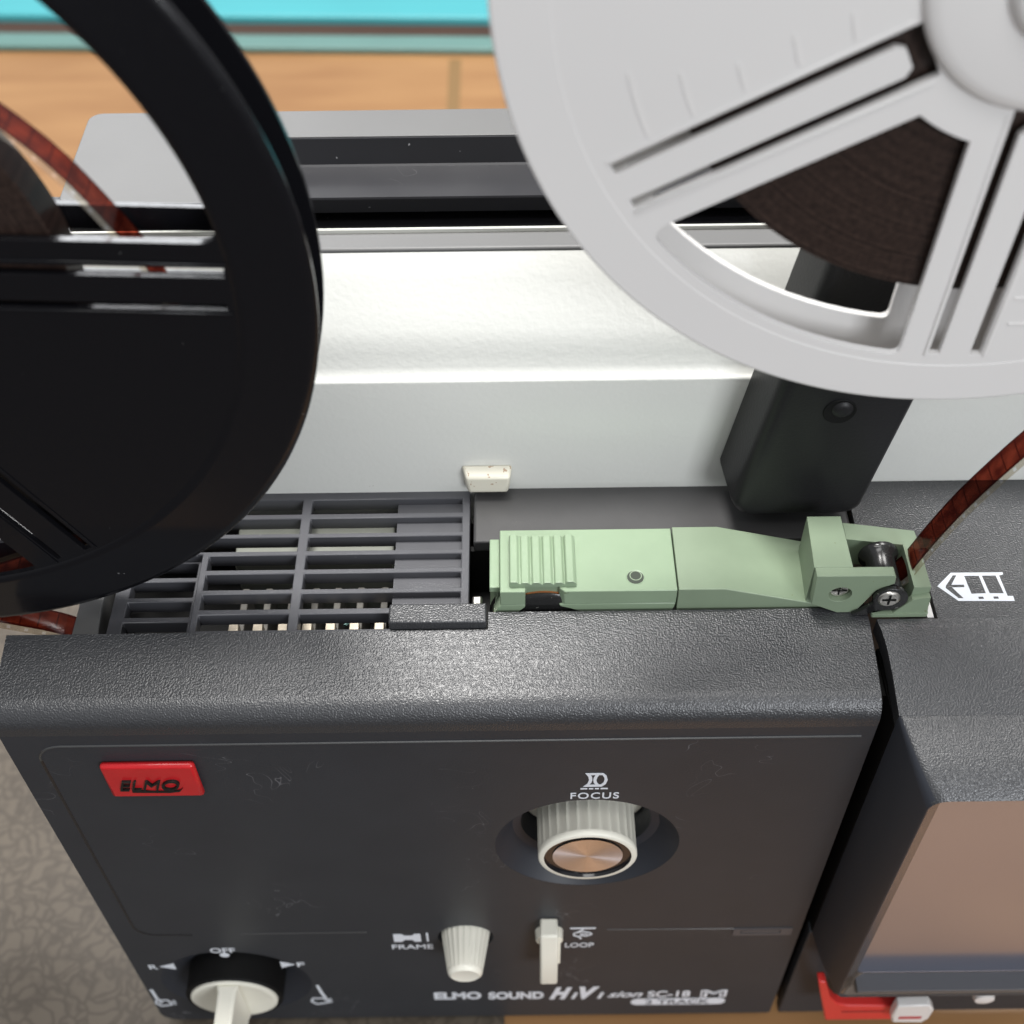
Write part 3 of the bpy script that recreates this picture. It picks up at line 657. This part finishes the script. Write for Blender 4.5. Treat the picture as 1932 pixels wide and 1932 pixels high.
build('rubber_foot', G().lathe([(.3, 17.0), (.3, 17.6)], 3, BM-.3, 24), M_rubber, PJ)

# ================================================================== REELS
def window(cx, cz, a0, a1, n0, n1, r0, r1, rc=.35, k=14):
    """sector window between spoke a0 (edge offset n0) and spoke a1 (edge offset n1), rounded corners"""
    def edge_pt(a, off, r):        # point at radius r on the line parallel to direction a at signed offset off
        u = Vector((math.cos(R(a)), math.sin(R(a)))); nn = Vector((-u.y, u.x)); t = math.sqrt(r*r-off*off); return u*t+nn*off
    A0, A1 = edge_pt(a0, n0, r0), edge_pt(a0, n0, r1); B0, B1 = edge_pt(a1, n1, r0), edge_pt(a1, n1, r1)
    pts = []
    an = lambda p: math.atan2(p.y, p.x)
    def arc(p, q, r, n):
        t0, t1 = an(p), an(q)
        while t1-t0 > math.pi: t1 -= 2*math.pi
        while t1-t0 < -math.pi: t1 += 2*math.pi
        return [Vector((r*math.cos(t0+(t1-t0)*i/n), r*math.sin(t0+(t1-t0)*i/n))) for i in range(n+1)]
    raw = [A0, A1]+arc(A1, B1, r1, k)[1:-1]+[B1, B0]+arc(B0, B1*0+A0, r0, 6)[1:-1]
    # round the two outer corners
    out = []
    L = len(raw)
    for i, p in enumerate(raw):
        if i in (1, L-1-5-1) or (p - B1).length < 1e-9 or (p-A1).length < 1e-9:
            a_, b_ = raw[i-1], raw[(i+1) % L]
            d1 = (a_-p); d2 = (b_-p); c = min(rc, d1.length*.45, d2.length*.9)
            s1 = p+d1.normalized()*c; s2 = p+d2.normalized()*c
            for t in (0, .25, .5, .75, 1): out.append(s1*(1-t)**2+p*2*t*(1-t)+s2*t*t)
        else: out.append(p)
    return [(cx+p.x, cz+p.y) for p in out]
def slot(cx, cz, a, off, w, r0, r1):
    u = Vector((math.cos(R(a)), math.sin(R(a)))); nn = Vector((-u.y, u.x))
    return [(cx+(u*t+nn*o).x, cz+(u*t+nn*o).y) for t, o in ((r0, off-w/2), (r1, off-w/2), (r1, off+w/2), (r0, off+w/2))]
def uslot(cx, cz, a, o0, o1, w, r0, r1, rend):
    """two slots either side of a tongue whose free end points at the hub"""
    u = Vector((math.cos(R(a)), math.sin(R(a)))); nn = Vector((-u.y, u.x))
    lo, hi = min(o0, o1), max(o0, o1)
    P = [(r0, lo-w/2), (r1, lo-w/2), (r1, lo+w/2), (rend+.15, lo+w/2), (rend, lo+w/2+.12), (rend, hi-w/2-.12), (rend+.15, hi-w/2), (r1, hi-w/2), (r1, hi+w/2), (r0, hi+w/2)]
    return [(cx+(u*t+nn*o).x, cz+(u*t+nn*o).y) for t, o in P]

def strip(g, cx, cz, a, off, w, r0, r1, y0, y1):
    return g.plate([slot(cx, cz, a, off, w, r0, r1)], 'xz', y0, y1)

# --- white supply reel
WX, WZ = 8.6, -9.28
wr = thing('film_reel', 'large white plastic film reel with open spokes above the projector', 'film reel', (WX, 18.6, WZ-8.9), 'film reels on the projector')
spokes = [-152+60*k for k in range(6)]     # windows lie between spokes 0-1, 2-3, 4-5
def reel_holes(cx, cz, off, half, ww, ro, ri, r_end, offs=None):
    hs = []
    for k in range(6):
        a = spokes_[k]; o = off[k]
        hs.append(uslot(cx, cz, a, o-half, o+half, ww, r_end-.35, ro-.05, r_end))
    for k in (0, 2, 4):
        a0, a1 = spokes_[k], spokes_[k+1]
        hs.append(window(cx, cz, a0, a1, off[k]+1.07, off[k+1]-1.07, ri, ro+.03))
    return hs
spokes_ = spokes
offW = [.20 if k % 2 == 0 else .20 for k in range(6)]
hs = reel_holes(WX, WZ, offW, .40, .22, 7.72, 3.12, 2.72)
def ring_of(r, n=180): return circ(WX, WZ, r, n)
fl = build('front_flange', G().plate([circ(WX, WZ, 8.86, 200), *hs], 'xz', 18.6, 18.74), M_reelwhite, wr, bevel=.03, seg=2)
rim = G().lathe([(7.95, 18.599), (7.965, 18.592), (8.85, 18.592), (8.89, 18.61), (8.9, 18.64), (8.9, 18.72), (8.87, 18.76)], WX, WZ, 220, caps=False)
build('rim_band', rim, M_reelwhite, fl, smooth=22)
for k, r_ in enumerate((3.4, 4.3, 5.2, 6.1, 6.9)):
    ln = (.45, .55, .5, .8, 1.2)[k]
    a = R(-152); uu = Vector((math.cos(a), math.sin(a))); nn = Vector((-uu.y, uu.x))
    prev = None; mk = G()
    for i in range(6):
        t = i/5*ln/r_
        aa = R(-152)-.52/r_-t
        p = (WX+r_*math.cos(aa), WZ+r_*math.sin(aa))
        if prev:
            d = Vector((p[0]-prev[0], p[1]-prev[1])); q = Vector((-d.y, d.x)).normalized()*.02
            mk.plate([[(prev[0]+q.x, prev[1]+q.y), (p[0]+q.x, p[1]+q.y), (p[0]-q.x, p[1]-q.y), (prev[0]-q.x, prev[1]-q.y)]], 'xz', 18.585, 18.599)
        prev = p
    build('footage_mark', mk, M_reelwhite, fl)
build('footage_mark', G().box(9.3, 11.0, 18.58, 18.599, -15.60, -15.56), M_reelwhite, fl)
build('footage_mark', G().box(9.35, 11.0, 18.58, 18.599, -16.22, -16.18), M_reelwhite, fl)
edge = G()
for k in range(6):
    strip(edge, WX, WZ, spokes[k], offW[k]-.40-.17, .07, 2.5, 7.7, 18.57, 18.599)
    strip(edge, WX, WZ, spokes[k], offW[k]+.40+.17, .07, 2.5, 7.7, 18.57, 18.599)
build('spoke_ribs', edge, M_reelwhite, fl, bevel=.015, seg=1)
build('rear_flange', G().plate([circ(WX, WZ, 8.88, 200), *hs], 'xz', 19.66, 19.8), M_reelwhite, wr, bevel=.02)
hb = build('hub', G().lathe([(.7, 18.3), (.75, 18.16), (1.0, 18.12), (1.12, 18.2), (1.2, 18.36), (2.1, 18.40), (2.28, 18.44), (2.36, 18.5), (2.4, 18.599)], WX, WZ, 96, caps=False), M_reelwhite, wr, smooth=50)
build('hub_core', G().lathe([(1.6, 18.75), (1.6, 19.65)], WX, WZ, 64, caps=False), M_reelwhite, wr)
build('spindle_cap', G().lathe([(.02, 17.95), (.3, 17.97), (.42, 18.05), (.45, 18.5)], WX, WZ, 40), M_red, PJ, smooth=50)

# --- black take-up reel
BX, BZ = -13.67, -15.08
br = thing('film_reel', 'large black plastic film reel with slotted spokes at the left of the projector', 'film reel', (BX, 18.6, BZ-10.1), 'film reels on the projector')
spokes_ = [-62.5+60*k for k in range(6)]
# windows: above the -2.5 spoke, below the -62.5 spoke
hs = []
for k in range(6):
    a = spokes_[k]; o = -.22 if k % 2 == 0 else .23
    hs.append(slot(BX, BZ, a, o-.38, .15, 2.2, 8.46)); hs.append(slot(BX, BZ, a, o+.42, .22, 2.2, 8.5))
for k in (1, 3, 5):
    a0, a1 = spokes_[k], spokes_[(k+1) % 6]
    if a1 < a0: a1 += 360
    hs.append(window(BX, BZ, a0, a1, .23+1.07, -.22-1.07, 3.4, 8.62, rc=.7))
bf = build('front_flange', G().plate([circ(BX, BZ, 10.06, 220), *hs], 'xz', 18.62, 18.76), M_reelblack, br, bevel=.03)
build('rim_band', G().lathe([(8.60, 18.619), (8.72, 18.56), (8.80, 18.56), (8.86, 18.575), (9.92, 18.575), (10.06, 18.6), (10.12, 18.66), (10.12, 18.74), (10.06, 18.8)], BX, BZ, 240, caps=False), M_reelblack, bf, smooth=40)
edge = G()
for k in range(6):
    a = spokes_[k]; o = -.22 if k % 2 == 0 else .23
    for q in (-.52, .62): strip(edge, BX, BZ, a, o+q, .05, 2.5, 8.55, 18.59, 18.618)
build('spoke_ribs', edge, M_reelblack, bf, bevel=.012, seg=1)
build('rear_flange', G().plate([circ(BX, BZ, 10.12, 220), *hs], 'xz', 19.68, 19.8), M_reelblack, br, bevel=.05)
build('hub', G().lathe([(.6, 18.3), (2.2, 18.4), (2.3, 18.62)], BX, BZ, 80, caps=False).lathe([(1.6, 18.77), (1.6, 19.67)], BX, BZ, 64, caps=False), M_reelblack, br, smooth=50)
build('spindle_cap', G().lathe([(.02, 18.0), (.5, 18.05), (.6, 18.5), (.6, 21)], BX, BZ, 40), M_metal, PJ)
build('takeup_arm', G().plate([[(-18.8, -17), (-13.67, -13.5), (-12.6, -15), (-16.6, -27.5), (-19.2, -27.5)]], 'xz', 21.0, 22.2), M_arm, PJ, bevel=.2)

# ================================================================== FILM
def catmull(P, n=10):
    o = []
    for i in range(len(P)-1):
        p0, p1, p2, p3 = (Vector(P[max(0, min(len(P)-1, i+j))]) for j in (-1, 0, 1, 2))
        for k in range(n):
            t = k/n
            o.append(.5*((2*p1)+(-p0+p2)*t+(2*p0-5*p1+4*p2-p3)*t*t+(-p0+3*p1-3*p2+p3)*t**3))
    o.append(Vector(P[-1])); return o
def film(name, P, parent, y0=18.8, y1=19.6, twist=0):
    pts = catmull(P); u = 0; vs = []; uvs = []
    for i, p in enumerate(pts):
        if i: u += (p-pts[i-1]).length
        d = (pts[min(len(pts)-1, i+1)]-pts[max(0, i-1)]).normalized(); nn = Vector((-d.y, d.x))
        for j in range(5):
            t = j/4; bow = .03*(1-(2*t-1)**2)
            vs.append((p.x+nn.x*bow, y0+(y1-y0)*t, p.y+nn.y*bow)); uvs.append((u, t))
    g = G(); fs = []
    for i in range(len(pts)-1):
        for j in range(4): fs.append((i*5+j, i*5+j+1, (i+1)*5+j+1, (i+1)*5+j))
    me = bpy.data.meshes.new(name); me.from_pydata([(a*S, b_*S, c*S) for a, b_, c in vs], [], fs)
    ul = me.uv_layers.new(name='UVMap')
    for l in me.loops: ul.data[l.index].uv = uvs[l.vertex_index]
    me.materials.append(M_film); me.shade_smooth()
    o = bpy.data.objects.new(name, me); C.objects.link(o); o.parent = parent
    if parent.type == 'EMPTY': o.location = -parent.location
    return o
fs_ = thing('film_strip', 'dark red brown film wound on the white reel and running down into the green gate', 'film', (9.4, 19.2, -24.3))
film('film_run', [(8.75, -24.72), (9.1, -24.66), (9.3, -24.42), (9.42, -24.1), (9.72, -23.1), (10.12, -22.0), (10.6, -20.95), (11.1, -19.98), (12.2, -18.0), (13.6, -15.3), (14.6, -12.6), (14.9, -10.2), (14.8, -8.6)], fs_)
build('wound_coil', G().lathe([(1.6, 18.86), (6.28, 18.86), (6.3, 19.58), (1.6, 19.58)], WX, WZ, 160, caps=False), M_coilw, fs_, smooth=40)
fb = thing('film_strip', 'red brown film looping loosely out of the projector onto the black reel', 'film', (-11.5, 19.2, -26.5))
film('film_run', [(-12.2, -9.65), (-10.8, -10.0), (-9.6, -10.85), (-8.46, -11.98), (-7.75, -12.85), (-7.12, -13.95), (-6.6, -15.1), (-6.35, -16.6), (-6.7, -18.8), (-8.1, -21.2), (-10.5, -23.3), (-13.0, -24.5), (-14.0, -25.0), (-13.6, -25.4), (-12.3, -25.85), (-11.3, -26.25), (-10.6, -26.8), (-10.3, -27.6)], fb)
build('wound_coil', G().lathe([(1.6, 18.86), (5.63, 18.86), (5.65, 19.58), (1.6, 19.58)], BX, BZ, 160, caps=False), M_coilb, fb, smooth=40)
